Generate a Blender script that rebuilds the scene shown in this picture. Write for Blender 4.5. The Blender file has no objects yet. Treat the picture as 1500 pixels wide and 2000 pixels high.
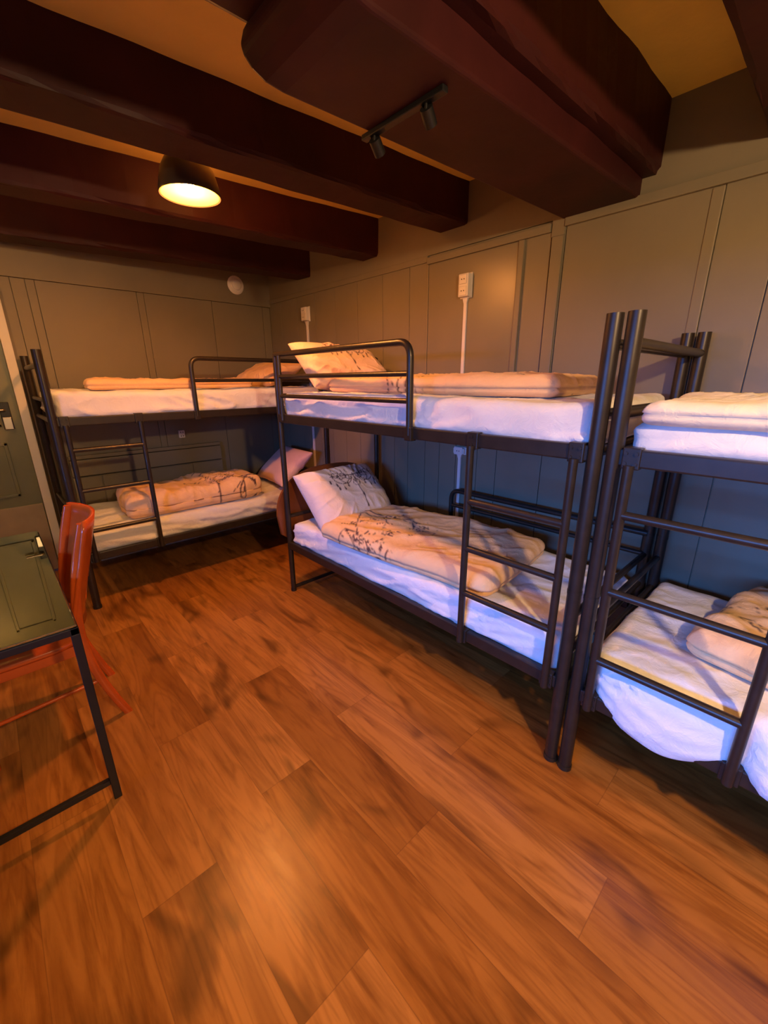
import bpy, bmesh, math, random
import numpy as np
from mathutils import Vector, Matrix
random.seed(5)
PI = math.pi
sc = bpy.context.scene
C = sc.collection

# ---------------------------------------------------------------- camera
cam_d = bpy.data.cameras.new('camera'); cam = bpy.data.objects.new('camera', cam_d); C.objects.link(cam)
YAW, PITCH, ROLL = math.radians(43.08), math.radians(-17.57), math.radians(-0.38)
fw = Vector((math.sin(YAW)*math.cos(PITCH), math.cos(YAW)*math.cos(PITCH), math.sin(PITCH)))
rt = Vector((math.cos(YAW), -math.sin(YAW), 0)); up = rt.cross(fw)
rt2 = rt*math.cos(ROLL)+up*math.sin(ROLL); up2 = -rt*math.sin(ROLL)+up*math.cos(ROLL)
M = Matrix((rt2, up2, -fw)).transposed().to_4x4(); M.translation = Vector((0, 0, 1.536))
cam.matrix_world = M
cam_d.sensor_fit = 'HORIZONTAL'; cam_d.sensor_width = 36; cam_d.lens = 36*810.6/1500
cam_d.clip_start = .02
sc.camera = cam

# ---------------------------------------------------------------- light
sc.view_settings.view_transform = 'Standard'; sc.view_settings.look = 'None'
sc.view_settings.gamma = 1; sc.view_settings.exposure = 0.0
w = bpy.data.worlds.new('world'); sc.world = w; w.use_nodes = True
bg = w.node_tree.nodes['Background']
bg.inputs[0].default_value = (.12, .3, .8, 1); bg.inputs[1].default_value = .3

def lamp_light(name, loc, power, col, radius=.05, parent=None):
    d = bpy.data.lights.new(name, 'POINT'); d.energy = power; d.color = col; d.shadow_soft_size = radius
    o = bpy.data.objects.new(name, d); C.objects.link(o); o.location = loc
    if parent: o.parent = parent
    return o
WARM1, P1 = (1, .34, .08), 86
WARM2, P2 = (1, .44, .12), 16
WARM3, P3 = (1, .63, .31), 148
# blue fill light shining in through the added left-wall window
def blue_fill(name, loc, rot, sx, sy, power, col):
    d = bpy.data.lights.new(name, 'AREA'); d.shape = 'RECTANGLE'; d.size = sx; d.size_y = sy
    d.energy = power; d.color = col
    o = bpy.data.objects.new(name, d); C.objects.link(o); o.location = loc; o.rotation_euler = rot
    return o
blue_fill('added_window_fill', (-5.5, .3, 2.15), (PI/2-.10, 0, -PI/2), 5.0, 1.1, 980, (.075, .29, 1))

# ---------------------------------------------------------------- node helpers
def mat(name):
    m = bpy.data.materials.new(name); m.use_nodes = True
    nt = m.node_tree; b = nt.nodes['Principled BSDF']
    return m, nt, b
def N(nt, t, **kw):
    n = nt.nodes.new(t)
    for k, v in kw.items():
        if k in n.inputs.keys() if isinstance(k, str) else False: n.inputs[k].default_value = v
        else: setattr(n, k, v)
    return n
def math_n(nt, op, a, b=None):
    n = nt.nodes.new('ShaderNodeMath'); n.operation = op
    for i, v in enumerate((a, b)):
        if v is None: continue
        if isinstance(v, (int, float)): n.inputs[i].default_value = v
        else: nt.links.new(v, n.inputs[i])
    return n.outputs[0]
def ramp(nt, fac, stops):
    n = nt.nodes.new('ShaderNodeValToRGB'); e = n.color_ramp.elements
    while len(e) < len(stops): e.new(.5)
    for i, (p, c) in enumerate(stops): e[i].position = p; e[i].color = (*c, 1) if len(c) == 3 else c
    nt.links.new(fac, n.inputs[0]); return n.outputs[0]
def mix(nt, fac, a, b, mode='MIX'):
    n = nt.nodes.new('ShaderNodeMix'); n.data_type = 'RGBA'; n.blend_type = mode
    if isinstance(fac, (int, float)): n.inputs[0].default_value = fac
    else: nt.links.new(fac, n.inputs[0])
    for s, v in ((n.inputs[6], a), (n.inputs[7], b)):
        if isinstance(v, tuple): s.default_value = (*v, 1) if len(v) == 3 else v
        else: nt.links.new(v, s)
    return n.outputs[2]
def noise(nt, vec, scale, detail=3, rough=.5, dist=0):
    n = nt.nodes.new('ShaderNodeTexNoise'); n.inputs['Scale'].default_value = scale
    n.inputs['Detail'].default_value = detail; n.inputs['Roughness'].default_value = rough; n.inputs['Distortion'].default_value = dist
    nt.links.new(vec, n.inputs['Vector']); return n.outputs['Fac']
def bump(nt, b, h, strength, dist=.002):
    n = nt.nodes.new('ShaderNodeBump'); n.inputs['Strength'].default_value = strength; n.inputs['Distance'].default_value = dist
    nt.links.new(h, n.inputs['Height']); nt.links.new(n.outputs[0], b.inputs['Normal'])
def simple(name, col, rough=.5, metal=0, var=.12, vs=6, bs=0, bscale=60, spec=.5):
    m, nt, b = mat(name)
    tc = nt.nodes.new('ShaderNodeTexCoord').outputs['Object']
    f = noise(nt, tc, vs, 4)
    c = ramp(nt, f, [(.3, tuple(x*(1-var) for x in col)), (.7, tuple(min(1, x*(1+var)) for x in col))])
    nt.links.new(c, b.inputs['Base Color'])
    b.inputs['Roughness'].default_value = rough; b.inputs['Metallic'].default_value = metal
    b.inputs['Specular IOR Level'].default_value = spec
    if bs: bump(nt, b, noise(nt, tc, bscale, 4), bs)
    return m

WALLP = (.205, .175, .118)
M_wall = simple('painted_boards', WALLP, .45, var=.07, vs=2.5, bs=.15, bscale=30, spec=.35)
M_groove = simple('board_gap', (.03, .028, .022), .9)
M_ceil = simple('ceiling_plaster', (.90, .66, .15), .9, var=.06, vs=5, bs=.5, bscale=45)
M_beam = simple('dark_red_beam', (.038, .0065, .007), .55, var=.35, vs=3, bs=.5, bscale=14, spec=.25)
M_white = simple('white_paint', (.66, .63, .58), .45, var=.04)
M_plastic = simple('white_plastic', (.72, .68, .64), .35, var=.02)
M_metal = simple('dark_bronze_metal', (.032, .025, .020), .36, .35, var=.15, vs=20, spec=.55)
M_black = simple('black_metal', (.012, .012, .013), .4, .2, var=.1)
M_door = simple('door_paint', (.15, .16, .10), .4, var=.08)
M_steel = simple('brushed_steel', (.55, .5, .42), .3, 1, var=.05)
M_orange = simple('orange_lacquered_wood', (.52, .085, .010), .24, var=.22, vs=3.5, spec=.6)
M_shade = simple('shade_enamel', (.05, .035, .03), .35)
M_mattr = simple('mattress_ticking', (.5, .5, .5), .9)
M_head = simple('brown_veneer', (.21, .058, .014), .35, var=.2, vs=2)
M_slot = simple('socket_hole', (.02, .02, .02), .6)

def emis(name, col, s):
    m, nt, b = mat(name)
    b.inputs['Base Color'].default_value = (*col, 1); b.inputs['Emission Color'].default_value = (*col, 1); b.inputs['Emission Strength'].default_value = s
    return m
M_bulb = emis('bulb_glow', (1, .80, .45), 40)
m, nt, b = mat('shade_inside_yellow'); b.inputs['Base Color'].default_value = (.75, .60, .05, 1); b.inputs['Roughness'].default_value = .5
M_inside = m

M_ring = emis('added_ring_glow', (1, .5, .15), 3)  # for the ring added on the shades to light the ceiling
def glass(name, tint, fresn=1.45, base=.10):
    m, nt, b = mat(name); nt.nodes.remove(b)
    out = nt.nodes['Material Output']
    t = nt.nodes.new('ShaderNodeBsdfTransparent'); t.inputs[0].default_value = (*tint, 1)
    g = nt.nodes.new('ShaderNodeBsdfGlossy'); g.inputs['Roughness'].default_value = .02; g.inputs[0].default_value = (.9, 1, .92, 1)
    fr = nt.nodes.new('ShaderNodeFresnel'); fr.inputs[0].default_value = fresn
    f = math_n(nt, 'ADD', fr.outputs[0], base)
    mx = nt.nodes.new('ShaderNodeMixShader'); nt.links.new(f, mx.inputs[0]); nt.links.new(t.outputs[0], mx.inputs[1]); nt.links.new(g.outputs[0], mx.inputs[2])
    nt.links.new(mx.outputs[0], out.inputs[0]); return m
M_pane = glass('added_window_glass', (.95, .97, 1), 1.4, 0)
M_tglass = glass('table_glass', (.50, .56, .44), 1.5, .45)

# floor: vinyl planks along y, .225 wide, 1.15 long
def floor_mat():
    m, nt, b = mat('oak_planks')
    tc = nt.nodes.new('ShaderNodeTexCoord').outputs['Object']
    s = nt.nodes.new('ShaderNodeSeparateXYZ'); nt.links.new(tc, s.inputs[0]); X, Y = s.outputs[0], s.outputs[1]
    u = math_n(nt, 'DIVIDE', math_n(nt, 'SUBTRACT', X, .25), .225)
    row = math_n(nt, 'FLOOR', u); fu = math_n(nt, 'FRACT', u)
    off = math_n(nt, 'FRACT', math_n(nt, 'ADD', math_n(nt, 'MULTIPLY', row, .551), .507))
    v = math_n(nt, 'SUBTRACT', math_n(nt, 'DIVIDE', Y, 1.15), off)
    idx = math_n(nt, 'FLOOR', v); fv = math_n(nt, 'FRACT', v)
    cmb = nt.nodes.new('ShaderNodeCombineXYZ'); nt.links.new(row, cmb.inputs[0]); nt.links.new(idx, cmb.inputs[1])
    wn = nt.nodes.new('ShaderNodeTexWhiteNoise'); wn.noise_dimensions = '2D'; nt.links.new(cmb.outputs[0], wn.inputs['Vector'])
    r = wn.outputs['Value']
    # grain coordinates, shifted for every plank
    g = nt.nodes.new('ShaderNodeCombineXYZ')
    nt.links.new(math_n(nt, 'ADD', math_n(nt, 'MULTIPLY', X, 1.0), math_n(nt, 'MULTIPLY', r, 37)), g.inputs[0])
    nt.links.new(math_n(nt, 'MULTIPLY', Y, .10), g.inputs[1]); nt.links.new(math_n(nt, 'MULTIPLY', r, 11), g.inputs[2])
    big = noise(nt, g.outputs[0], 8, 2, .5, 1.0)
    fine = noise(nt, g.outputs[0], 34, 5, .65, .3)
    g2 = nt.nodes.new('ShaderNodeCombineXYZ')
    nt.links.new(math_n(nt, 'ADD', X, math_n(nt, 'MULTIPLY', r, 19)), g2.inputs[0]); nt.links.new(math_n(nt, 'MULTIPLY', Y, .38), g2.inputs[1]); nt.links.new(math_n(nt, 'MULTIPLY', r, 5), g2.inputs[2])
    knots = noise(nt, g2.outputs[0], 6, 2, .5, .6)
    rings = math_n(nt, 'FRACT', math_n(nt, 'MULTIPLY', big, 9))
    ringd = math_n(nt, 'ABSOLUTE', math_n(nt, 'SUBTRACT', rings, .5))
    base = ramp(nt, r, [(0, (.32, .122, .022)), (.35, (.40, .165, .034)), (.7, (.47, .205, .050)), (1, (.36, .140, .026))])
    c = mix(nt, 1.0, base, ramp(nt, big, [(.3, (.72, .66, .60)), (.5, (1, 1, 1)), (.7, (1.12, 1.14, 1.16))]), 'MULTIPLY')
    c = mix(nt, 1.0, c, ramp(nt, fine, [(.32, (.68, .62, .58)), (.52, (1, 1, 1))]), 'MULTIPLY')
    c = mix(nt, .8, c, ramp(nt, ringd, [(0, (.76, .68, .60)), (.3, (1, 1, 1))]), 'MULTIPLY')
    c = mix(nt, 1.0, c, ramp(nt, knots, [(.30, (.42, .38, .34)), (.44, (1, 1, 1))]), 'MULTIPLY')
    # seams
    e1 = math_n(nt, 'MINIMUM', fu, math_n(nt, 'SUBTRACT', 1, fu)); e2 = math_n(nt, 'MINIMUM', fv, math_n(nt, 'SUBTRACT', 1, fv))
    s1 = math_n(nt, 'LESS_THAN', e1, .006); s2 = math_n(nt, 'LESS_THAN', e2, .0012)
    sm = math_n(nt, 'MAXIMUM', s1, s2)
    c = mix(nt, math_n(nt, 'MULTIPLY', sm, .38), c, (.10, .03, .01))
    nt.links.new(c, b.inputs['Base Color'])
    rr = ramp(nt, fine, [(.2, (.27,)*3), (.8, (.40,)*3)]); nt.links.new(rr, b.inputs['Roughness'])
    b.inputs['Specular IOR Level'].default_value = .5
    bump(nt, b, fine, .12, .001)
    return m
M_floor = floor_mat()

def fabric(name, col, pcol=None, scale=900, rough=.92):
    m, nt, b = mat(name)
    tc = nt.nodes.new('ShaderNodeTexCoord').outputs['Object']
    f = noise(nt, tc, 5, 3)
    c = ramp(nt, f, [(.3, tuple(x*.95 for x in col)), (.7, tuple(min(1, x*1.04) for x in col))])
    if pcol:
        at = nt.nodes.new('ShaderNodeAttribute'); at.attribute_name = 'print'
        c = mix(nt, at.outputs['Fac'], c, pcol)
    nt.links.new(c, b.inputs['Base Color']); b.inputs['Roughness'].default_value = rough
    b.inputs['Specular IOR Level'].default_value = .15
    b.inputs['Sheen Weight'].default_value = .1
    bump(nt, b, noise(nt, tc, 16, 6, .62, 1.2), .55, .010)
    return m
M_sheet = fabric('white_cotton', (.80, .79, .80))
M_peach = fabric('peach_cotton_print', (.86, .55, .28), (.10, .05, .045))
M_pillow = fabric('cream_cotton_print', (.82, .68, .58), (.09, .05, .05))
M_cream = fabric('cream_blanket', (.84, .76, .60))

# ---------------------------------------------------------------- mesh helpers
class MB:
    def __init__(s): s.v = []; s.f = []; s.sm = []
    def add(s, vs, fs, smooth=False):
        n = len(s.v); s.v += [tuple(v) for v in vs]; s.f += [tuple(i+n for i in f) for f in fs]; s.sm += [smooth]*len(fs); return s
    def box(s, a, b, bev=0):
        x0, y0, z0 = [min(p, q) for p, q in zip(a, b)]; x1, y1, z1 = [max(p, q) for p, q in zip(a, b)]
        if bev <= 0:
            return s.add([(x0,y0,z0),(x1,y0,z0),(x1,y1,z0),(x0,y1,z0),(x0,y0,z1),(x1,y0,z1),(x1,y1,z1),(x0,y1,z1)],
                  [(0,3,2,1),(4,5,6,7),(0,1,5,4),(1,2,6,5),(2,3,7,6),(3,0,4,7)])
        bm = bmesh.new(); bmesh.ops.create_cube(bm, size=1)
        for v in bm.verts: v.co = Vector(((x0+x1)/2+v.co.x*(x1-x0), (y0+y1)/2+v.co.y*(y1-y0), (z0+z1)/2+v.co.z*(z1-z0)))
        bmesh.ops.bevel(bm, geom=bm.edges[:], offset=bev, segments=2, affect='EDGES', profile=.6)
        bm.verts.index_update(); s.add([v.co for v in bm.verts], [[v.index for v in f.verts] for f in bm.faces]); bm.free(); return s
    def obox(s, p, q, hw, z0, z1):
        """box standing on the segment p-q (2-D), half width hw"""
        p = Vector(p); q = Vector(q); d = (q-p).normalized(); n = Vector((-d.y, d.x))*hw
        pts = [p-n, q-n, q+n, p+n]
        vs = [(a.x, a.y, z0) for a in pts]+[(a.x, a.y, z1) for a in pts]
        return s.add(vs, [(0,3,2,1),(4,5,6,7),(0,1,5,4),(1,2,6,5),(2,3,7,6),(3,0,4,7)])
    def tube(s, pts, r, seg=12, rx=None):
        pts = [Vector(p) for p in pts]; n = len(pts); vs = []; fs = []
        t0 = (pts[1]-pts[0]).normalized(); a = Vector((0, 0, 1)) if abs(t0.z) < .9 else Vector((1, 0, 0))
        nrm = t0.cross(a).normalized()
        for i, p in enumerate(pts):
            t = ((pts[min(i+1, n-1)]-p).normalized()+(p-pts[max(i-1, 0)]).normalized()).normalized() if 0 < i < n-1 else ((pts[1]-pts[0]) if i == 0 else (pts[-1]-pts[-2])).normalized()
            nrm = (nrm-t*nrm.dot(t)).normalized(); bn = t.cross(nrm)
            for k in range(seg):
                th = 2*PI*k/seg; vs.append(p+nrm*math.cos(th)*r+bn*math.sin(th)*(rx or r))
        for i in range(n-1):
            for k in range(seg): fs.append((i*seg+k, i*seg+(k+1) % seg, (i+1)*seg+(k+1) % seg, (i+1)*seg+k))
        s.add(vs, fs, True)
        s.add(vs[:seg], [tuple(range(seg-1, -1, -1))]); s.add(vs[-seg:], [tuple(range(seg))]); return s
    def lathe(s, prof, c, seg=40, axis='Z', smooth=True):
        vs = []; fs = []
        for (r, h) in prof:
            for k in range(seg):
                th = 2*PI*k/seg; x, y = r*math.cos(th), r*math.sin(th)
                vs.append({'Z': (c[0]+x, c[1]+y, c[2]+h), 'Y': (c[0]+x, c[1]+h, c[2]+y), 'X': (c[0]+h, c[1]+x, c[2]+y)}[axis])
        for i in range(len(prof)-1):
            for k in range(seg): fs.append((i*seg+k, i*seg+(k+1) % seg, (i+1)*seg+(k+1) % seg, (i+1)*seg+k))
        return s.add(vs, fs, smooth)
    def build(s, name, m, parent=None):
        me = bpy.data.meshes.new(name); me.from_pydata(s.v, [], s.f); me.update()
        bm = bmesh.new(); bm.from_mesh(me); bmesh.ops.remove_doubles(bm, verts=bm.verts[:], dist=1e-6) if False else None
        bmesh.ops.recalc_face_normals(bm, faces=bm.faces[:]); bm.to_mesh(me); bm.free()
        for p, q in zip(me.polygons, s.sm): p.use_smooth = q
        o = bpy.data.objects.new(name, me); C.objects.link(o); me.materials.append(m)
        if parent: o.parent = parent
        return o
def fillet(pts, r, seg=6):
    pts = [Vector(p) for p in pts]; out = [pts[0]]
    for a, b, c in zip(pts, pts[1:], pts[2:]):
        d1 = (a-b).normalized(); d2 = (c-b).normalized(); p = b+d1*r; q = b+d2*r
        for i in range(seg+1):
            t = i/seg; out.append((1-t)**2*p+2*t*(1-t)*b+t*t*q)
    return out+[pts[-1]]
def thing(name, label, cat, loc=(0,0,0), rz=0, group=None):
    o = bpy.data.objects.new(name, None); C.objects.link(o); o.location = loc; o.rotation_euler = (0, 0, rz)
    o.empty_display_size = .1
    return tag(o, label, cat, group)
def tag(o, label, cat, group=None):
    o['label'] = label; o['category'] = cat
    if group: o['group'] = group
    return o
def struct(o): o['kind'] = 'structure'; return o

# ---------------------------------------------------------------- room shell
XW, YB, XL, YN, ZC = 2.385, 4.27, -2.2, -2.6, 2.66
f = MB().box((XL-.1, YN-.1, -.1), (XW+.1, YB+.3, 0)).build('floor', M_floor); struct(f)
f = MB().box((XL-.1, YN-.1, ZC), (XW+.1, YB+.3, ZC+.1)).build('ceiling', M_ceil); struct(f)
# right wall: backing and boards with open joints
def boards(axis, plane, cuts, z0, z1, sign, mb, gap=.004, th=.012, bev=.002):
    for a, b in zip(cuts, cuts[1:]):
        if axis == 'x': mb.box((plane, a+gap/2, z0), (plane+sign*th, b-gap/2, z1), bev)
        else: mb.box((a+gap/2, plane, z0), (b-gap/2, plane+sign*th, z1), bev)
mb = MB().box((XW+.012, YN-.1, 0), (XW+.1, YB+.3, ZC))
cutsR = [-2.6, -2.1, -1.6, -1.1, -.75, -.35, -.05, .303, .507, 1.16, 1.235, 1.42, 2.09, 2.27, 2.55, 2.85, 3.15, 3.45, 3.75, 4.05, YB]
boards('x', XW, cutsR, 1.30, 2.29, 1, mb)
cutsL = [-2.6, -2.1, -1.6, -1.1, -.75, -.35, -.05, .325, .507, .82, 1.16, 1.47, 1.62, 1.80, 1.95, 2.09, 2.27, 2.42, 2.60, 2.85, 3.05, 3.25, 3.45, 3.75, 4.05, YB]
boards('x', XW, cutsL, .0, 1.298, 1, mb)
mb.box((XW, YN, 2.33), (XW+.02, YB, ZC))
struct(mb.build('wall_right', M_wall))
# mouldings on the right wall
T = [((XW-.018, YN, 2.285), (XW+.012, 1.165, 2.33)), ((XW-.010, 1.165, 2.25), (XW+.012, 1.235, 2.345)), ((XW-.014, 1.165, 1.3), (XW+.01, 1.228, 2.25)),
     ((XW-.016, 1.24, 2.275), (XW+.012, 2.10, 2.315)), ((XW-.016, 1.385, 1.3), (XW+.01, 1.42, 2.274)), ((XW-.006, 2.09, 1.3), (XW+.01, 2.104, 2.274)), ((XW-.008, 2.10, 2.29), (XW+.012, YB, 2.33)),
     ((XW-.006, .507, 1.3), (XW+.01, .55, 2.283))]
for i, (a, b2) in enumerate(T): struct(MB().box(a, b2, .004).build('trim_%d' % (i+1), M_wall))
M_gloss = simple('glossy_board_paint', WALLP, .30, var=.05, vs=2.5, spec=.3)
struct(MB().box((XW-.005, 1.424, 1.3), (XW+.004, 2.086, 2.272), .002).build('trim_20', M_gloss))
# back wall, with the door opening left of x=.2
XD = .205
mb = MB().box((XD, YB+.012, 0), (XW+.1, YB+.1, ZC)).box((XL-.1, YB+.012, 2.12), (XD, YB+.1, ZC)).box((XL-.1, YB+.012, 0), (-.72, YB+.1, 2.12))
cutsB = [.25, .33, .415, .47, 1.145, 1.20, 1.78, 2.30, XW]
boards('y', YB, cutsB, 0, 2.26, 1, mb)
boards('y', YB, [XL, -1.7, -1.2, -.80], 0, 2.26, 1, mb)
mb.box((XL, YB-.02, 2.262), (XW, YB+.012, ZC))
struct(mb.build('wall_back', M_wall))
# dado box behind the lower bunk
mb = MB().box((.42, YB-.035, .02), (1.68, YB-.002, .775), .004)
for a, b2 in ((.42, .62), (.628, 1.38), (1.388, 1.68)): mb.box((a, YB-.045, .06), (b2, YB-.03, .77), .003)
mb.box((.42, YB-.05, .785), (1.68, YB-.002, .92), .006).box((.42, YB-.04, .925), (1.68, YB-.002, .955), .004)
struct(mb.build('trim_21', M_wall))
struct(MB().box((.25, YB-.02, 0), (XW, YB-.001, .085), .004).build('baseboard_back', M_white))
struct(MB().box((XW-.02, YN, 0), (XW-.001, YB-.02, .085), .004).build('baseboard_right', M_wall))
# door
d = MB()
d.box((-.72, YB+.03, .01), (.195, YB+.075, 2.10), .003)
for a, b2, z0, z1 in ((-.60, -.33, .68, 1.10), (-.19, .075, .68, 1.10), (-.60, -.33, 1.22, 1.98), (-.19, .075, 1.22, 1.98)):
    for (p, q) in (((a, z0), (b2, z0+.022)), ((a, z1-.022), (b2, z1)), ((a, z0), (a+.022, z1)), ((b2-.022, z0), (b2, z1))):
        d.box((p[0], YB+.017, p[1]), (q[0], YB+.032, q[1]), .004)
door = struct(d.build('door_1', M_door))
MB().box((-.70, YB+.012, .02), (.19, YB+.03, .60), .004).build('kick_board', simple('beige_board', (.33, .26, .18), .5), door)
hp = MB().box((.085, YB+.018, 1.20), (.145, YB+.030, 1.40), .004).build('handle_plate', M_black, door)
MB().box((.088, YB+.005, 1.20), (.140, YB+.019, 1.29), .004).build('lock_case', M_steel, hp)
MB().tube(fillet([(.11, YB+.018, 1.345), (.11, YB-.03, 1.345), (.0, YB-.03, 1.345)], .015), .010).build('door_handle', M_steel, door)
struct(MB().box((.195, YB-.03, 0), (.252, YB+.08, 2.17), .004).box((-.78, YB-.03, 0), (-.722, YB+.08, 2.17), .004).box((-.78, YB-.031, 2.11), (.252, YB+.08, 2.172), .004).build('trim_22', M_white))
# left wall with an unseen window, added to let the blue fill in, near wall
WY0, WY1, WZ0, WZ1 = -1.70, 1.40, 1.05, 1.85
mb = MB().box((XL-.1, YN, 0), (XL, WY0, ZC)).box((XL-.1, WY1, 0), (XL, YB+.1, ZC)).box((XL-.1, WY0, 0), (XL, WY1, WZ0)).box((XL-.1, WY0, WZ1), (XL, WY1, ZC))
struct(mb.build('wall_left', M_wall))
struct(MB().box((XL-.1, YN-.1, 0), (XW+.1, YN, ZC)).build('wall_near', M_wall))
wf = MB()
for a, b2 in (((WY0, WZ0), (WY1, WZ0+.05)), ((WY0, WZ1-.05), (WY1, WZ1)), ((WY0, WZ0), (WY0+.05, WZ1)), ((WY1-.05, WZ0), (WY1, WZ1)), ((-.175, WZ0), (-.125, WZ1))):
    wf.box((XL-.08, a[0], a[1]), (XL-.03, b2[0], b2[1]), .004)
win = struct(wf.build('window_added', M_white))
MB().box((XL-.057, WY0+.04, WZ0+.04), (XL-.053, WY1-.04, WZ1-.04)).build('added_pane', M_pane, win)
MB().box((XL-.03, WY0-.05, WZ0-.03), (XL+.08, WY1+.05, WZ0-.001), .005).build('added_window_sill', M_white, win)

# ---------------------------------------------------------------- beams (heavy, slightly skewed)
def beam(y_r, y_l, wdt, z0, label, x_r=XW+.05, x_l=XL-.05, name='ceiling_beam', z1=ZC+.02, end=False):
    """near face runs from (x_r, y_r) to (0.3, y_l)"""
    s = (y_l-y_r)/(0.3-XW)
    n = 60; vs = []; fs = []
    rs = np.random.RandomState(int(abs(y_r)*100)+3)
    ph = rs.rand(6)*6
    sec = [(0, z1), (0, z0+.02), (.006, z0+.006), (.022, z0), (wdt-.022, z0), (wdt-.006, z0+.006), (wdt, z0+.02), (wdt, z1)]
    for i in range(n+1):
        x = x_l+(x_r-x_l)*i/n; y0 = y_r+(x-XW)*s
        for k, (dy, z) in enumerate(sec):
            wob = .004*math.sin(x*7+ph[k % 6])+.003*math.sin(x*17+ph[(k+2) % 6])
            vs.append((x, y0+dy+wob, z+(0 if k in (0, 7) else wob*.8)))
    m = len(sec)
    for i in range(n):
        for k in range(m-1): fs.append((i*m+k, i*m+k+1, (i+1)*m+k+1, (i+1)*m+k))
    fs.append(tuple(range(m))); fs.append(tuple(range(n*m+m-1, n*m-1, -1)))
    for i in range(n): fs.append((i*m, (i+1)*m, (i+1)*m+m-1, i*m+m-1))
    o = MB().add(vs, fs, False).build(name, M_beam)
    return tag(o, label, 'beam', None)
beam(3.49, 3.84, .22, 2.43, 'dark red ceiling beam nearest the back wall, farthest of the row')
beam(2.59, 2.88, .20, 2.42, 'dark red ceiling beam just behind the lit ceiling lamp')
beam(1.79, 1.985, .23, 2.44, 'dark red ceiling beam in front of the lit ceiling lamp')
beam(.76, .83, .435, 2.40, 'broad dark ceiling beam resting on the short rounded timber')
beam(-.10, -.08, .50, 2.40, 'dark ceiling beam at the top right corner of the photo')
beam(-1.3, -1.3, .25, 2.42, 'dark ceiling beam behind the camera')
# corbel: short timber under the broad beam with a rounded free end
prof = [(.735, 2.53), (.71, 2.43), (.682, 2.385), (.672, 2.355), (.68, 2.335), (.70, 2.315), (.735, 2.30), (.79, 2.295), (1.3, 2.305), (XW+.03, 2.322), (XW+.03, 2.50), (1.2, 2.52)]
k = len(prof); vs = []
for far in (0, 1):
    for (x, z) in prof:
        t_ = (XW-x)/(XW-.7); vs.append((x, (1.185+.065*t_) if far else (.83+.04*t_), z))
fs = [(i, (i+1) % k, k+(i+1) % k, k+i) for i in range(k)]+[tuple(range(k-1, -1, -1)), tuple(range(k, 2*k))]
co = MB().add(vs, fs).build('beam_corbel', M_beam)
bvm = co.modifiers.new('bevel', 'BEVEL'); bvm.width = .012; bvm.segments = 3
tag(co, 'short dark timber with a rounded end bolted under the broad beam', 'timber')

# ---------------------------------------------------------------- numeric noise
def vnoise(x, y, seed=0):
    xi = np.floor(x).astype(int); yi = np.floor(y).astype(int); fx = x-xi; fy = y-yi
    fx = fx*fx*(3-2*fx); fy = fy*fy*(3-2*fy)
    def h(a, b):
        n = (a*374761393+b*668265263+seed*974711) & 0x7fffffff
        n = ((n ^ (n >> 13))*1274126177) & 0x7fffffff
        return ((n ^ (n >> 16)) & 0xffff)/65535.0
    return (h(xi, yi)*(1-fx)+h(xi+1, yi)*fx)*(1-fy)+(h(xi, yi+1)*(1-fx)+h(xi+1, yi+1)*fx)*fy
def ridge(n): return (1-np.abs(2*n-1))**3
def soft_box(half, r, step, disp=None, power=1.0):
    """rounded box; returns verts (n,3), faces, base positions"""
    hx, hy, hz = half; V = []; F = []; base = 0
    def seg(L): return max(4, int(round(2*L/step)))
    cells = {}
    def grid(na, nb, fn):
        nonlocal base
        ids = np.zeros((na+1, nb+1), int)
        for i in range(na+1):
            for j in range(nb+1):
                p = fn(i/na*2-1, j/nb*2-1); key = (round(p[0], 5), round(p[1], 5), round(p[2], 5))
                if key not in cells: cells[key] = len(V); V.append(p)
                ids[i, j] = cells[key]
        for i in range(na):
            for j in range(nb): F.append((ids[i, j], ids[i+1, j], ids[i+1, j+1], ids[i, j+1]))
    # denser spacing at the rims
    nx, ny, nz = seg(hx), seg(hy), max(6, seg(hz))
    for sgn in (-1, 1):
        grid(nx, ny, lambda a, b: (a, b, sgn)); grid(nx, nz, lambda a, b: (a, sgn, b)); grid(ny, nz, lambda a, b: (sgn, a, b))
    c = np.array(V, float)
    p = c*np.array(half)
    inner = np.clip(p, -(np.array(half)-r), np.array(half)-r)
    d = p-inner; L = np.linalg.norm(d, axis=1, keepdims=True); nrm = np.where(L > 1e-9, d/np.maximum(L, 1e-9), 0)
    q = inner+nrm*r
    return q, nrm, F
def mesh_np(name, verts, faces, m, parent=None, prnt=None, smooth=True, loc=None):
    me = bpy.data.meshes.new(name); me.from_pydata([tuple(map(float, v)) for v in verts], [], [tuple(map(int, f)) for f in faces]); me.update()
    bm = bmesh.new(); bm.from_mesh(me); bmesh.ops.recalc_face_normals(bm, faces=bm.faces[:]); bm.to_mesh(me); bm.free()
    me.materials.append(m)
    me.polygons.foreach_set('use_smooth', [smooth]*len(me.polygons))
    if prnt is not None:
        a = me.attributes.new('print', 'FLOAT', 'POINT'); a.data.foreach_set('value', np.asarray(prnt, np.float32))
    o = bpy.data.objects.new(name, me); C.objects.link(o)
    if parent: o.parent = parent
    if loc is not None: o.location = loc
    return o
def seg_dist(px, py, segs):
    """signed paint value of strokes [(x0,y0,x1,y1,w0,w1)]"""
    out = np.zeros_like(px)
    for (x0, y0, x1, y1, w0, w1) in segs:
        dx, dy = x1-x0, y1-y0; L2 = dx*dx+dy*dy+1e-12
        t = np.clip(((px-x0)*dx+(py-y0)*dy)/L2, 0, 1)
        d = np.hypot(px-(x0+t*dx), py-(y0+t*dy)); ww = w0+(w1-w0)*t
        out = np.maximum(out, np.clip((ww-d)/.0022+.5, 0, 1))
    return out
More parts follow.
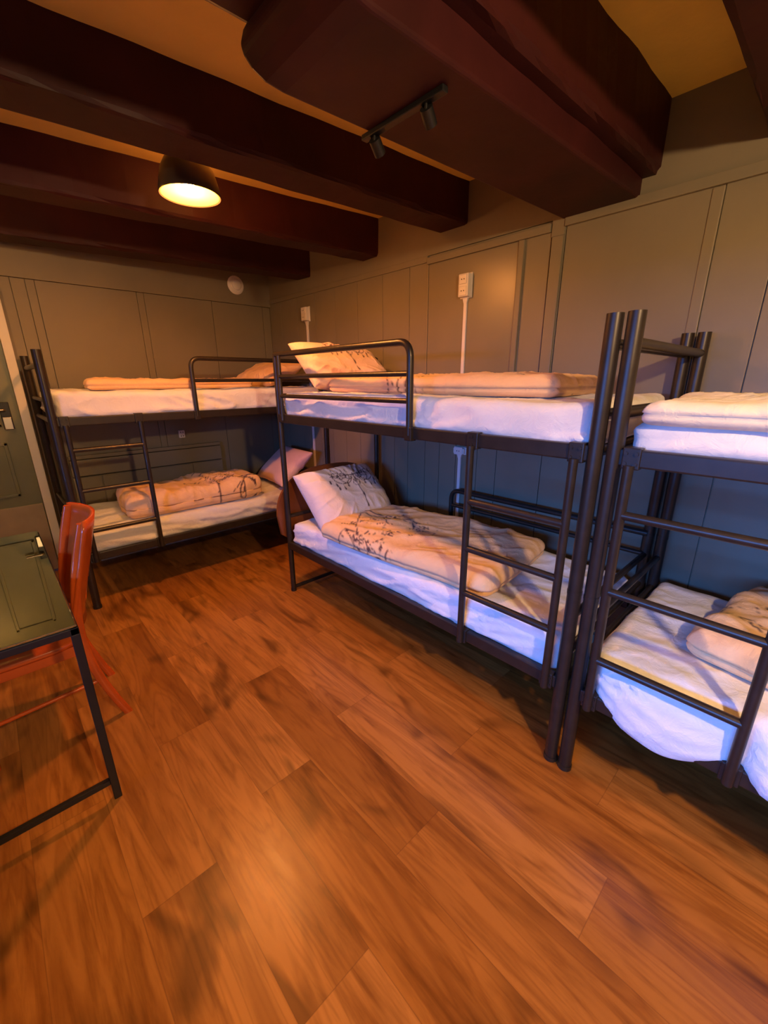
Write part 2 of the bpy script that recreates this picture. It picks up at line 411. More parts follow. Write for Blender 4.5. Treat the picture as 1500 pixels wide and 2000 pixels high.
def branch(rs, x, y, ang, ln, w, depth, segs):
    n = 5
    for i in range(n):
        a2 = ang+rs.uniform(-.28, .28); x1, y1 = x+math.cos(a2)*ln/n, y+math.sin(a2)*ln/n
        segs.append((x, y, x1, y1, w, w*.85)); x, y = x1, y1; w *= .85; ang = a2
        if depth and i in (1, 2, 3) and rs.rand() < .75:
            branch(rs, x, y, ang+rs.choice([-1, 1])*rs.uniform(.5, 1.0), ln*.5, w*.8, depth-1, segs)
        if rs.rand() < .22:
            la = ang+rs.choice([-1, 1])*1.2; segs.append((x, y, x+math.cos(la)*.02, y+math.sin(la)*.02, .001, .005))
            segs.append((x+math.cos(la)*.02, y+math.sin(la)*.02, x+math.cos(la)*.05, y+math.sin(la)*.05, .006, .001))
    return segs
def chandelier(sc_=1.0):
    s = []
    def arc(cx, cy, r, a0, a1, w, n=8):
        for i in range(n):
            t0, t1 = a0+(a1-a0)*i/n, a0+(a1-a0)*(i+1)/n
            s.append((cx+r*math.cos(t0), cy+r*math.sin(t0), cx+r*math.cos(t1), cy+r*math.sin(t1), w, w))
    def drop(x, y, k=1):
        s.append((x, y+.022*k, x, y+.008*k, .0008, .0012)); s.append((x, y+.006*k, x, y-.008*k, .003*k, .006*k))
    arc(0, .0, .022, 0, 2*PI, .002, 12); 
    for i in range(5): s.append((-.016+i*.008, -.012, -.010+i*.005, .014, .0012, .0012))
    s.append((0, -.02, 0, -.05, .0045, .002)); s.append((0, -.052, 0, -.085, .002, .0065)); s.append((0, -.09, 0, -.11, .0055, .001)); s.append((0, -.11, 0, -.15, .001, .006))
    s.append((0, .02, 0, .06, .006, .002))
    for sg in (-1, 1):
        for j, (R, yy) in enumerate(((.035, .045), (.06, .04), (.085, .055))):
            arc(sg*R, yy, R*.62, PI if sg > 0 else 0, (2*PI if sg > 0 else -PI), .0024)
            arc(sg*(R+.03), yy+.01, .018, 0, PI*1.5*sg, .002)
            s.append((sg*(R*1.6), yy, sg*(R*1.6), yy+.025, .004, .002))
            drop(sg*(R*1.4+.012), yy-.05-.012*j)
        s.append((0, .05, sg*.15, .062, .004, .0015)); s.append((sg*.05, .06, sg*.12, .085, .003, .001))
        drop(sg*.135, .005); drop(sg*.165, .03)
        for i in range(5): s.append((sg*(.03+i*.028), .075, sg*(.035+i*.028), .10+.01*(i % 2), .0025, .0008))
    return [(a*sc_, b*sc_, c_*sc_, d_*sc_, e*sc_, f_*sc_) for a, b, c_, d_, e, f_ in s]

# ---------------------------------------------------------------- bunk beds
L, W = 2.05, .873
ZU, ZL = 1.30, .38          # rail centres
def bunk(name, label, loc, rz, sv, rungs, guard, bars, backguard=False, innerpost=False, post_end_top=1.70, footbar=True):
    """local x runs from the tall ladder end to the guard end, local y*sv from front to wall"""
    root = thing(name, label, 'bunk bed', loc, rz)
    P = lambda u, v, z: (u, v*sv, z)
    for v in (0, W):
        p = MB().tube([P(0, v, 0), P(0, v, 1.725)], .025, 16).tube([P(0, v, .78), P(0, v, .796)], .0262, 16).tube([P(0, v, 0), P(0, v, .02)], .028, 16)
        p.build('post', M_metal, root)
        p = MB().tube([P(L, v, 0), P(L, v, post_end_top)], .019, 16).tube([P(L, v, 0), P(L, v, .02)], .021, 16).lathe([(.0001, .012), (.012, .009), (.019, 0)], P(L, v, post_end_top), 16)
        p.build('post', M_metal, root)
    for z in (ZU, ZL):
        for v in (0, W):
            b = MB().box(P(.03, v-.016, z-.028), P(L, v+.016, z+.028), .006)
            if v == 0:
                for u in (.055, .475): b.box(P(u-.026, v-.024, z-.034), P(u+.026, v+.01, z+.034), .004)
                b.box(P(.0, v-.014, z-.026), P(.05, v+.014, z+.026), .004)
            o = b.build('side_rail', M_metal, root)
            if v == 0:
                for u in (.04, .07, .475):
                    for zz in (-.016, .016): MB().tube([P(u, -.024, z+zz), P(u, -.029, z+zz)], .006, 8).build('bolt', M_metal, o)
    # end frames
    for u, zs in ((.0, (1.64, 1.43, 1.30, .68, .52, .38)), (L, (1.30, .60, .38)+((.03,) if footbar else ()))):
        for z in zs:
            r = .017 if z in (1.64,) else .014
            MB().tube([P(u, .0, z), P(u, W, z)], r, 12).build('end_rail', M_metal, root)
    if post_end_top > 1.6:
        for z in bars: MB().tube([P(L, 0, z), P(L, W, z)], .013, 12).build('end_rail', M_metal, root)
    # slatted bases
    for z, nm in ((ZU, 'slat_base'), (ZL, 'slat_base')):
        b = MB()
        for i in range(14): b.box(P(.08+i*.142, .014, z-.012), P(.08+i*.142+.10, W-.014, z+.004))
        b.build(nm, M_metal, root)
    # ladder
    lv = -.03
    la = MB()
    for u in (.055, .475): la.tube([P(u, lv, ZL-.03), P(u, lv, ZU-.02)], .0155, 14).tube([P(u, lv, ZU-.05), P(u, 0, ZU-.02)], .010, 8)
    lo = la.build('ladder', M_metal, root)
    for z in rungs: MB().tube([P(.055, lv, z), P(.475, lv, z)], .0145, 14).build('rung', M_metal, lo)
    # guard
    g0 = guard
    pts = fillet([P(g0, -.02, ZU-.01), P(g0, -.02, 1.70), P(L-.0, -.004, 1.70)], .07, 8)
    gm = MB().tube(pts, .0165, 14)
    if innerpost: gm.tube([P(L-.07, -.02, ZU-.01), P(L-.07, -.02, 1.69)], .013, 12)
    gm.box(P(g0-.022, -.034, ZU-.035), P(g0+.022, .004, ZU+.03), .004)
    go = gm.build('guard_rail', M_metal, root)
    for z in bars: MB().tube([P(g0, -.02, z), P(L-(.07 if innerpost else 0), -.02, z)], .0125, 12).build('guard_bar', M_metal, go)
    if backguard:
        pts = fillet([P(1.235, W-.02, ZL+.0), P(1.235, W-.02, .795), P(.0, W-.02, .795)], .07, 8)
        bg_ = MB().tube(pts, .016, 12).build('wall_side_guard', M_metal, root)
        for z in (.685, .51): MB().tube([P(1.235, W-.02, z), P(0, W-.02, z)], .0125, 12).build('guard_bar', M_metal, bg_)
    return root
XB, YNB, YA, XA = 1.45, .522, 3.32, .297
bunk('bunk_bed', 'dark metal bunk bed along the right wall with a brown arched headboard', (XB, YNB, 0), PI/2, -1, (1.045, .83, .612), .83, (1.565, 1.445), True, True)
bunk('bunk_bed', 'dark metal bunk bed across the back wall behind the orange chair', (XA, YA, 0), 0, 1, (1.12, .852, .572), .87, (1.545,), False, False)
bunk('bunk_bed', 'dark metal bunk bed cut off by the right edge of the photo', (XB, YNB-.06, 0), -PI/2, 1, (1.119, .846, .572), .87, (1.545,), False, False)

# arched headboard on bed B
hb = MB(); cx, hw = (1.385+2.335)/2, .475
prof = []
for i in range(33):
    a = PI*i/32; ca, sa = math.cos(a), math.sin(a)
    prof.append((cx-hw*math.copysign(abs(ca)**.75, ca), .60+.325*abs(sa)**.9))
prof += [(cx+hw, .47), (cx+hw-.08, .40), (cx-hw+.10, .40), (cx-hw+.02, .46)]
k = len(prof); vs = [(x, 2.598, z) for x, z in prof]+[(x, 2.620, z) for x, z in prof]
hb.add(vs, [(i, (i+1) % k, k+(i+1) % k, k+i) for i in range(k)]+[tuple(range(k)), tuple(range(2*k-1, k-1, -1))])
o = hb.build('headboard', M_head); tag(o, 'brown wooden arched headboard behind the lower pillow of the middle bunk', 'headboard')

# ---------------------------------------------------------------- bedding
def mattress(label, x0, x1, y0, y1, z0, z1, seed, front='x', overhang=None, group='mattresses in white fitted sheets', hollow=0):
    cx, cy, cz = (x0+x1)/2, (y0+y1)/2, (z0+z1)/2
    half = ((x1-x0)/2, (y1-y0)/2, (z1-z0)/2)
    q, n, F = soft_box(half, .038, .0125)
    X, Y, Z = q[:, 0], q[:, 1], q[:, 2]
    s, t = (Y, X) if front == 'x' else (X, Y)       # s along the length
    zz = Z/half[2]
    side = np.clip(1-np.abs(n[:, 2]), 0, 1)
    # diagonal drapery on the sides, soft hollows on top
    w1 = vnoise(s*2.1+seed, zz*.4+t, seed+11)
    fold = 1.0*ridge(vnoise(s*5+zz*1.5*(w1-.3)*3+seed, zz*.7+w1*2, seed))+.55*ridge(vnoise(s*13+zz*2.2*(w1-.2)*2, zz*1.0+seed, seed+3))*np.clip(w1*2-.5, 0, 1)
    top = .012*(vnoise(s*2.2, t*2.6, seed+5)-.5)+.008*ridge(vnoise(s*3+t*5, t*4-s*2, seed+7))+.006*ridge(vnoise(s*9+t*5, t*9-s*3, seed+9))
    amp = side*.017*fold*(1-.3*zz)+(1-side)*top*np.where(Z > 0, 1, 0)
    q = q+n*amp[:, None]
    q[:, 2] += np.where(Z > 0, -.012*hollow*np.exp(-(t/.3)**2), 0)
    if overhang is not None: q = overhang(q+np.array([cx, cy, cz]), n, s)-np.array([cx, cy, cz])
    o = mesh_np('mattress', q, F, M_sheet, loc=(cx, cy, cz))
    return tag(o, label, 'mattress', group)
zu0, zl0 = ZU+.006, ZL+.006
mattress('upper mattress in a white sheet on the middle bunk bed', XB+.020, XB+W-.022, YNB+.03, YNB+L-.03, zu0, 1.458, 1)
mattress('lower mattress in a white sheet on the middle bunk bed, under the chandelier pillow', XB+.020, XB+W-.045, YNB+.035, YNB+L-.03, zl0, .555, 2)
mattress('upper mattress in a white sheet on the bunk across the back wall', XA-.0+.035, XA+L-.03, YA+.020, YA+W-.022, zu0, 1.478, 3, 'y')
mattress('lower mattress in a white sheet on the bunk across the back wall', XA+.035, XA+L-.03, YA+.020, YA+W-.022, zl0, .545, 4, 'y')
YC = YNB-.06
mattress('upper mattress in a white sheet at the right edge, under the cream blanket', XB+.020, XB+W-.022, YC-L+.03, YC-.035, zu0, 1.402, 6)
def hang(p, n, s):
    y, x, z = p[:, 1], p[:, 0], p[:, 2]
    fr = np.clip((XB+.10-x)/.07, 0, 1)*np.clip(-n[:, 0]*1.6, 0, 1)
    u = YC-y                                        # along the bed from the tall end
    sag = np.where(u < .475, np.sin(np.clip((u-.06)/.415, 0, 1)*PI)**.7*.055, .05*np.clip((u-.495)/.2, 0, 1)**.6)
    low = np.clip((.57-z)/.15, 0, 1)
    q = p.copy()
    outx = np.where(u < .475, np.sin(np.clip((u-.06)/.415, 0, 1)*PI)**.5, np.clip((u-.495)/.06, 0, 1)**.5)
    q[:, 0] -= fr*outx*(.052*np.sin(np.clip(low, 0, 1)*PI*.55+.2))
    q[:, 2] -= fr*low*sag*1.5*np.clip(outx, 0, 1)
    wr = np.sin((z*160+u*26+3*vnoise(u*6, z*20, 3))) *.0035
    q[:, 0] += fr*wr*outx
    return q
mattress('lower mattress at the right edge, its white sheet bulging over the frame', XB+.020, XB+W-.022, YC-L+.03, YC-.035, zl0, .575, 8, overhang=hang)

def duvet(label, cx, cy, zbase, lx, ly, T, seed, rz=0, strokes=(), top2=True, m=None, side='x', skew=0, waves=1.0, name='duvet', cat='duvet', group='peach duvets with branch print', shear=0, fold=1.0):
    half = (lx/2, ly/2, T/2)
    q, n, F = soft_box(half, min(T/2*.96, .055), .0115)
    X, Y, Z = q[:, 0].copy(), q[:, 1].copy(), q[:, 2].copy()
    ex = 1-np.abs(X)/(lx/2); ey = 1-np.abs(Y)/(ly/2)
    puff = .020*waves*(vnoise(X*4+seed, Y*4, seed)-.5)+.017*waves*ridge(vnoise(X*3.4+Y*2.2+seed, Y*3-X*1.6, seed+2))+.009*waves*ridge(vnoise(X*10+seed, Y*7+X*4, seed+4))+.005*waves*ridge(vnoise(X*19+Y*6+seed, Y*15, seed+14))
    edge = np.clip(1-np.abs(n[:, 2]), 0, 1)
    # crease between the two folded layers
    crease = -.013*fold*np.exp(-((Z-(-T*.06))/(T*.075))**2)*edge
    up_ = np.clip(n[:, 2], 0, 1)
    amp = np.where(Z > -T*.3, puff, 0)*(.35+.65*up_)+crease+.008*edge*(vnoise((X+Y)*14, Z*30, seed+6)-.5)
    q = q+n*amp[:, None]
    q[:, 2] += np.where(Z > 0, -.25*T*np.clip(1-np.minimum(ex*lx/2, ey*ly/2)/.07, 0, 1)**2*.5, 0)
    out = .018*waves*(vnoise(Y*3.5+seed, X*0+1.3, seed+8)-.5)*2
    q[:, 0] += out*np.sign(X)*np.clip(np.abs(X)/(lx/2), 0, 1)**4
    out = .018*waves*(vnoise(X*3.5+seed, Y*0+4.3, seed+9)-.5)*2
    q[:, 1] += out*np.sign(Y)*np.clip(np.abs(Y)/(ly/2), 0, 1)**4
    q[:, 1] += shear*X; q[:, 0] += skew*Y
    q[:, 2] = np.maximum(q[:, 2], -T/2)
    pr_ = None
    if strokes:
        pr_ = seg_dist(X+.4*np.where(np.abs(n[:, 0]) > .3, -np.sign(X)*0, 0), Y, strokes)*np.where(Z > -T*.45, 1, 0)
        if side:   # carry the print down the visible front edge
            k = (Z-T/2)
            pr_ = np.maximum(pr_, seg_dist(X+(k if side == 'x' else 0), Y+(k if side == 'y' else 0), strokes)*np.where(edge > .2, 1, 0))
    else: pr_ = np.zeros(len(q))
    o = mesh_np(name, q, F, m or M_peach, prnt=pr_, loc=(cx, cy, zbase+T/2)); o.rotation_euler = (0, 0, rz)
    return tag(o, label, cat, group)
def strokes_for(seed, x, y, ang, ln=.42, w=.0055, extra=()):
    rs = np.random.RandomState(seed); s = []
    branch(rs, x, y, ang, ln, w, 2, s); branch(rs, x+.03, y+.06, ang+.45, ln*.75, w*.7, 1, s); branch(rs, x-.02, y-.05, ang-.4, ln*.8, w*.7, 1, s)
    return s
# lower middle: long side along y
duvet('folded peach duvet with grey branches on the lower middle bunk, beside the chandelier pillow', 1.80, 1.545, .560, .70, 1.20, .105, 11, rz=.07,
      strokes=strokes_for(4, -.02, .58, -PI/2-.25, .55, .008)+strokes_for(9, -.30, .40, -PI/2+.2, .36, .004), side='x')
duvet('flat peach duvet lying on the upper middle bunk behind the guard rail', 1.86, 1.475, 1.466, .55, 1.38, .086, 12, rz=.06,
      strokes=strokes_for(14, -.1, .68, -PI/2, .5, .009)+strokes_for(3, -.2, .3, -PI/2-.2, .3, .004)+strokes_for(5, .05, -.3, -PI/2-.2, .3, .003), side='x', waves=.8)
duvet('thick peach duvet with dark branches on the lower bunk across the back wall', 1.17, 3.64, .553, 1.08, .52, .165, 13, rz=-.02,
      strokes=strokes_for(21, .50, -.20, PI-.1, .42, .011)+strokes_for(22, .15, -.26, PI/2+.2, .4, .003)+strokes_for(26, .0, .1, .2, .4, .003), side='y', skew=.1, fold=.0, waves=1.5)
duvet('flat orange duvet on the upper bunk across the back wall', 1.14, 3.68, 1.486, 1.15, .52, .062, 14, strokes=strokes_for(30, .5, .0, PI, .3, .003), side='y', waves=.8, skew=.1)
duvet('rumpled peach duvet on the lower bunk at the right edge of the photo', 1.90, -.38, .582, .66, 1.08, .115, 15, rz=-.14,
      strokes=strokes_for(41, -.1, .5, -PI/2, .4, .004), side='x', waves=1.3)
duvet('thick cream blanket spread over the upper mattress at the right edge', 1.862, -.53, 1.402, .87, 1.88, .072, 16, rz=0, m=M_cream, name='blanket', cat='blanket', group=None, waves=.9, strokes=())

def pillow(label, corner_c, eu, ev, lu, lv, T, seed, prn=None, m=None, pp=(0, 0), ps=1.0, sag=.0):
    """eu/ev: unit directions of the long and short side, normal = eu x ev"""
    nu, nv = 150, 110
    a = np.sin(np.linspace(-PI/2, PI/2, nu+1)); b = np.sin(np.linspace(-PI/2, PI/2, nv+1))
    S, Tt = np.meshgrid(a, b, indexing='ij')
    pinx = 1-.07*(1-np.abs(Tt)**2)*0-.06*(np.abs(Tt) < 2)*(1-Tt**2)*np.abs(S)**6
    piny = 1-.08*(1-S**2)*np.abs(Tt)**6
    X = S*lu/2*pinx; Y = Tt*lv/2*piny
    prof = (np.clip(1-np.abs(S)**3.6, 0, 1)**.48)*(np.clip(1-np.abs(Tt)**3.4, 0, 1)**.48)
    cornerw = np.exp(-((1-np.abs(S))**2+(1-np.abs(Tt))**2)/.05)
    ang = np.arctan2(Y, X)
    wr = .009*ridge(vnoise(X*7+seed, Y*7, seed))+.005*ridge(vnoise(X*15+Y*5+seed, Y*13, seed+13))+.010*ridge(vnoise(ang*5+seed, np.hypot(X, Y)*3, seed+3))*np.clip(np.hypot(S, Tt)-.35, 0, 1)*2+.010*(vnoise(X*5, Y*5+seed, seed+5)-.5)
    zt = T/2*prof+wr*prof**.5+.0008; zb_ = -T/2*.9*prof-.004*prof*vnoise(X*6, Y*6, seed+8)-.0008
    bend = -sag*(Y/(lv/2))**2
    verts = []; faces = []
    top = np.stack([X, Y, zt+bend], -1).reshape(-1, 3); bot = np.stack([X, Y, zb_+bend], -1).reshape(-1, 3)
    nvp = nv+1; off = len(top)
    I = np.arange((nu+1)*nvp).reshape(nu+1, nvp)
    A, B, Cc, D = I[:-1, :-1].ravel(), I[1:, :-1].ravel(), I[1:, 1:].ravel(), I[:-1, 1:].ravel()
    faces += list(zip(A, B, Cc, D)); faces += list(zip(A+off, D+off, Cc+off, B+off))
    ring = list(I[:, 0])+list(I[-1, 1:])+list(I[::-1, -1][1:])+list(I[0, ::-1][1:-1])
    for i in range(len(ring)):
        p, q = ring[i], ring[(i+1) % len(ring)]; faces.append((p, p+off, q+off, q))
    pv = seg_dist((X.ravel()-pp[0])/ps, (Y.ravel()-pp[1])/ps, prn) if prn else np.zeros(off)
    pv = np.concatenate([pv, np.zeros(off)])
    q = np.concatenate([top, bot])
    o = mesh_np('pillow', q, faces, m or M_pillow, prnt=pv)
    eu = Vector(eu).normalized(); ev = Vector(ev); ev = (ev-eu*ev.dot(eu)).normalized(); en = eu.cross(ev)
    Mx = Matrix((eu, ev, en)).transposed().to_4x4(); Mx.translation = Vector(corner_c); o.matrix_world = Mx
    return tag(o, label, 'pillow', 'pillows on the bunks')
# eu along +x (viewer's right), ev from bottom to top edge
pillow('white chandelier print pillow leaning on the arched headboard of the lower middle bunk', (1.80, 2.33, .738), (1, .02, 0), (-.03, .31, .32), .67, .47, .23, 1,
       chandelier(), pp=(.05, .03), ps=1.30)
pillow('peach pillow leaning behind the top guard rail of the middle bunk', (1.84, 2.35, 1.617), (1, -.06, -.045), (-.10, .27, .22), .66, .42, .16, 2, chandelier(), m=fabric('peach_pillow_print', (.84, .58, .40), (.12, .06, .05)), pp=(.03, .06), ps=1.1)
M_pink = fabric('pink_pillow_cotton', (.80, .50, .42), (.10, .06, .08))
pillow('pink pillow standing against the right wall on the lower back bunk', (2.06, 3.66, .745), (.10, 1, .0), (.36, -.02, .30), .60, .44, .15, 3, chandelier(), m=M_pink, pp=(.05, .08), ps=.9)
pillow('orange pillow tilted on the upper back bunk, half behind the guard rail', (2.02, 3.74, 1.60), (.10, -1, .0), (.40, .03, .17), .62, .42, .15, 4, m=M_peach)

# ---------------------------------------------------------------- sockets with conduits
def socket(label, y, z0, z1, wd, dep, zb_c, on='x', pos=None, cw=.016):
    if on == 'x':
        t = thing('wall_socket', label, 'socket', (XW, y, z0)); 
        b = MB().box((-dep, -wd/2, 0), (-.001, wd/2, z1-z0), .006).box((-.012, -wd/2-.006, -.006), (-.001, wd/2+.006, z1-z0+.006), .003).build('socket_box', M_plastic, t)
        n = 2 if (z1-z0) > .1 else 1
        for i in range(n):
            zc = (z1-z0)*(i+.5)/n
            pl = MB().box((-dep-.004, -wd/2+.010, zc-.026), (-dep+.001, wd/2-.010, zc+.026), .003).build('outlet', M_plastic, t)
            h = MB()
            for s_ in (-1, 1): h.tube([(-dep-.0055, s_*.009, zc), (-dep-.002, s_*.009, zc)], .0035, 10)
            h.build('holes', M_slot, pl)
        if zb_c is not None:
            zz = zb_c-z0
            MB().box((-.016, -cw/2-.004, zz), (-.001, cw/2+.004, -.03), .003).add([(-.02, -cw*1.3, 0), (-.02, cw*1.3, 0), (-.001, cw*1.3, 0), (-.001, -cw*1.3, 0), (-.016, -cw/2, -.045), (-.016, cw/2, -.045), (-.001, cw/2, -.045), (-.001, -cw/2, -.045)],
              [(0,1,2,3),(4,7,6,5),(0,4,5,1),(1,5,6,2),(2,6,7,3),(3,7,4,0)]).build('conduit', M_plastic, t)
    else:
        t = thing('wall_socket', label, 'socket', (pos, YB, z0))
        MB().box((-wd/2, -dep, 0), (wd/2, -.001, z1-z0), .005).build('socket_box', M_plastic, t)
        for i in range(2):
            h = MB(); zc = (z1-z0)*(i+.5)/2
            for s_ in (-1, 1): h.tube([(s_*.010, -dep-.002, zc), (s_*.010, -dep+.001, zc)], .005, 10)
            h.build('outlet', M_slot, t)
        MB().box((-.006, -.010, -.14), (.006, -.001, 0), .002).build('conduit', M_wall, t)
    return t
socket('double white socket high on the right wall above the middle bunk', 1.768, 2.035, 2.165, .075, .045, 1.10)
socket('small white socket below the middle bunk\'s upper rail on the right wall', 1.755, 1.045, 1.085, .09, .03, .10)
socket('white socket on a conduit near the room corner above the back bunk', 3.575, 2.07, 2.185, .085, .045, .12)
socket('white socket low on the back wall between the upper and lower bunk', 0, 1.025, 1.095, .055, .02, None, 'y', 1.335)
dt = thing('smoke_detector', 'round white disc on the back wall below the last beam', 'detector', (2.03, YB-.02, 2.425))
MB().lathe([(.0001, -.022), (.045, -.020), (.052, -.012), (.056, -.012), (.075, -.008), (.082, 0)], (0, 0, 0), 36, 'Y').build('cover', M_plastic, dt)
MB().lathe([(.0001, -.030), (.040, -.029), (.046, -.024), (.046, -.018)], (0, 0, 0), 32, 'Y').build('inner_disc', M_plastic, dt)

# ---------------------------------------------------------------- lamps
def ceiling_lamp(label, x, y, zr, power, col, name='ceiling_lamp', lz=-.055):
    t = thing(name, label, 'lamp', (x, y, zr))
    MB().lathe([(.137, 0), (.139, .006), (.132, .05), (.118, .10), (.098, .135), (.07, .155), (.05, .165), (.045, .20), (.045, ZC-zr)], (0, 0, 0), 48).lathe([(.137, 0), (.128, .004), (.122, .05), (.10, .11), (.07, .145), (.0001, .15)], (0, 0, 0), 48).build('lamp_shade', M_shade, t)
    MB().lathe([(.134, .003), (.1275, .004), (.1215, .05), (.099, .108), (.068, .143), (.0001, .147)], (0, 0, 0), 48).build('reflector', M_inside, t)
    bo = MB().lathe([(.0001, .048), (.025, .052), (.042, .065), (.046, .080), (.04, .095), (.03, .105), (.02, .12), (.02, .14)], (0, 0, 0), 32).build('bulb', M_bulb, t)
    MB().lathe([(.047, .172), (.051, .176), (.051, .192), (.047, .196)], (0, 0, 0), 32).build('added_glow_ring', M_ring, t)  # ring added to brighten the ceiling and beams around the shade
    lamp_light('lamp_glow', (0, 0, lz), power, col, .05, t)
    lamp_light('added_ring_glow', (.075, 0, .185), power*.07, col, .03, t)  # upward fill that goes with the added ring
    return t
ceiling_lamp('glowing dome lamp with yellow inside hanging between the beams', .94, 2.35, 2.385, P1, WARM1, lz=.03)
ceiling_lamp('second dome lamp, added out of view near the door', -.35, 3.36, 2.40, P2, WARM2)  # unseen lamp, added for warm light from the left
t = thing('added_pendant_bulb', 'added bare globe bulb on a short cord behind the camera', 'lamp', (.35, -.85, 2.30))  # unseen bulb, added for warm light on ceiling and right wall
MB().tube([(0, 0, .05), (0, 0, ZC-2.30)], .004, 8).build('cord', M_black, t)
MB().lathe([(.0001, .035), (.02, .035), (.02, .09), (.0001, .10)], (0, 0, 0), 20).build('bulb_holder', M_black, t)
MB().lathe([(.0001, -.05), (.03, -.043), (.048, -.018), (.05, .0), (.04, .024), (.02, .036)], (0, 0, 0), 24).build('bulb', M_bulb, t)
lamp_light('added_bulb_light', (0, 0, -.11), P3, WARM3, .05, t)

# dark spotlight bar under the corbel
t = thing('spotlight_bar', 'black two spot light bar, unlit, under the short rounded timber', 'spotlight', (1.10, 1.09, 2.301))
MB().box((-.012, -.17, -.016), (.012, .17, 0), .003).build('bar', M_black, t)
for yy in (-.10, .12):
    MB().tube([(0, yy, -.014), (0, yy, -.03)], .005, 8).tube([(.0, yy, -.024), (.035, yy+.01, -.052)], .019, 16).build('spot_head', M_black, t)

# ---------------------------------------------------------------- glass table
t = thing('glass_table', 'black framed glass topped table at the left edge', 'table', (0, 0, 0))
TX0, TX1, TY0, TY1, TZ = -.68, .078, 1.585, 2.86, .762
def rect(z, r=.013):
    b = MB()
    b.box((TX0, TY0, z-2*r), (TX1, TY0+2*r, z), .003).box((TX0, TY1-2*r, z-2*r), (TX1, TY1, z), .003).box((TX0, TY0, z-2*r), (TX0+2*r, TY1, z), .003).box((TX1-2*r, TY0, z-2*r), (TX1, TY1, z), .003)
    return b
rect(TZ-.006).build('frame', M_black, t)
MB().box((TX0+.004, TY0+.004, TZ-.005), (TX1-.004, TY1-.004, TZ+.003), .002).build('glass_top', M_tglass, t)
for x in (TX0, TX1-.026):
    for y in (TY0, TY1-.026): MB().box((x, y, 0), (x+.026, y+.026, TZ-.03), .003).build('leg', M_black, t)
for y in (TY0, TY1-.022): MB().box((TX0+.026, y+.002, .075), (TX1-.026, y+.022, .097), .003).build('stretcher', M_black, t)

# ---------------------------------------------------------------- chair
t = thing('wooden_chair', 'orange lacquered wooden chair tucked under the glass table', 'chair', (0, 0, 0))
CX, CY = .20, 2.25
def stile(y, sgn):
    # S-curved back leg and stile in the x-z plane
    pts = [(.205, y, 0), (.165, y, .12), (.125, y, .27), (.105, y, .42), (.105, y, .55), (.125, y, .70), (.16, y, .85), (.198, y, .975)]
    return pts
def sweep(pts, hx, hy):
    vs = []; fs = []
    # smooth the path
    P_ = []
    n = len(pts)
    for i in range(n-1):
        p0, p1, p2, p3 = [Vector(pts[max(0, min(n-1, i+k))]) for k in (-1, 0, 1, 2)]
        for k in range(6):
            s = k/6; P_.append(.5*((2*p1)+(-p0+p2)*s+(2*p0-5*p1+4*p2-p3)*s*s+(-p0+3*p1-3*p2+p3)*s**3))
    P_.append(Vector(pts[-1]))
    for p in P_:
        for k in range(12):
            a = 2*PI*k/12; c_, s_ = math.cos(a), math.sin(a)
            vs.append((p.x+hx*math.copysign(abs(c_)**.6, c_), p.y+hy*math.copysign(abs(s_)**.6, s_), p.z))
    m_ = len(P_)
    fs = [(i*12+k, i*12+(k+1) % 12, (i+1)*12+(k+1) % 12, (i+1)*12+k) for i in range(m_-1) for k in range(12)]
    return MB().add(vs, fs, True).add(vs[:12], [tuple(range(12))]).add(vs[-12:], [tuple(range(12))])
for y in (CY-.185, CY+.185): sweep(stile(y, 1), .019, .015).build('back_leg', M_orange, t)
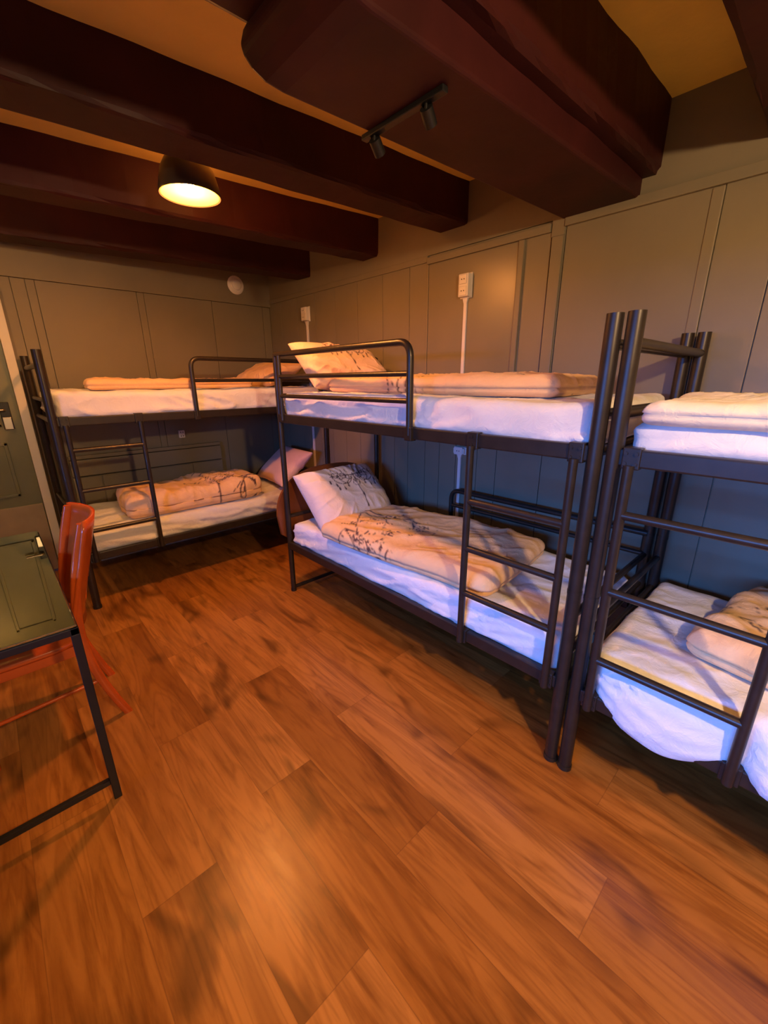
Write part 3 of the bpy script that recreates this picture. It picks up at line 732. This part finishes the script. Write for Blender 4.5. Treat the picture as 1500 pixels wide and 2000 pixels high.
def backpanel(z0, z1, bulge, th=.012, wd=.395):
    n = 28; nz = 10; vs = []; fs = []
    for side in (0, 1):
        for i in range(n+1):
            s = i/n*2-1
            for j in range(nz+1):
                z = z0+(z1-z0)*j/nz
                xc = .125+.075*np.clip((z-.70)/.275, -.6, 1.0)-.005
                x = xc+bulge*(1-s*s)+(th if side else 0)
                vs.append((x, CY+s*wd/2, z))
    k = (n+1)*(nz+1)
    for i in range(n):
        for j in range(nz):
            a = i*(nz+1)+j; b = a+nz+1
            fs += [(a, b, b+1, a+1), (k+a, k+a+1, k+b+1, k+b)]
    for i in range(n):
        for j in (0, nz): a = i*(nz+1)+j; b = a+nz+1; fs.append((a, a+k, b+k, b))
    for j in range(nz):
        for i in (0, n): a = i*(nz+1)+j; fs.append((a, a+1, a+1+k, a+k))
    return MB().add(vs, fs, True)
bp = backpanel(.50, .985, .062, .016, .41).build('back_panel', M_orange, t)
# hand slot cut through the moulded back
cut = MB().box((.10, CY-.11, .60), (.30, CY-.03, .70), .02).build('slot_cutter', M_orange)
md = bp.modifiers.new('slot', 'BOOLEAN'); md.object = cut; md.operation = 'DIFFERENCE'; md.solver = 'EXACT'
bpy.context.view_layer.update()
nm = bpy.data.meshes.new_from_object(bp.evaluated_get(bpy.context.evaluated_depsgraph_get()))
bp.modifiers.clear(); bp.data = nm; bpy.data.objects.remove(cut)
# seat with rounded corners
st = MB(); out = []
for i in range(48):
    a = 2*PI*i/48; c_, s_ = math.cos(a), math.sin(a)
    out.append((-.10+.205*math.copysign(abs(c_)**.45, c_), CY+.205*math.copysign(abs(s_)**.45, s_)))
def ring(sc_, z): return [(-.10+(x+.10)*sc_, CY+(y-CY)*sc_, z) for x, y in out]
rg = ring(.97, .435)+ring(1, .442)+ring(1, .456)+ring(.97, .463)+ring(.6, .458)
fs = [(r*48+i, r*48+(i+1) % 48, (r+1)*48+(i+1) % 48, (r+1)*48+i) for r in range(4) for i in range(48)]+[tuple(range(47, -1, -1)), tuple(range(192, 240))]
st.add(rg, fs, True).build('seat', M_orange, t)
for y in (CY-.175, CY+.175):
    MB().box((-.27, y-.010, .385), (.11, y+.010, .434), .004).build('seat_rail', M_orange, t)
    sweep([(-.28, y, 0), (-.275, y, .2), (-.27, y, .433)], .017, .017).build('front_leg', M_orange, t)
    MB().tube([(-.275, y, .20), (.135, y, .22)], .009, 10).build('stretcher', M_orange, t)
MB().box((-.275, CY-.17, .385), (-.258, CY+.17, .434), .004).build('seat_rail', M_orange, t)
MB().box((.095, CY-.17, .385), (.112, CY+.17, .434), .004).build('seat_rail', M_orange, t)
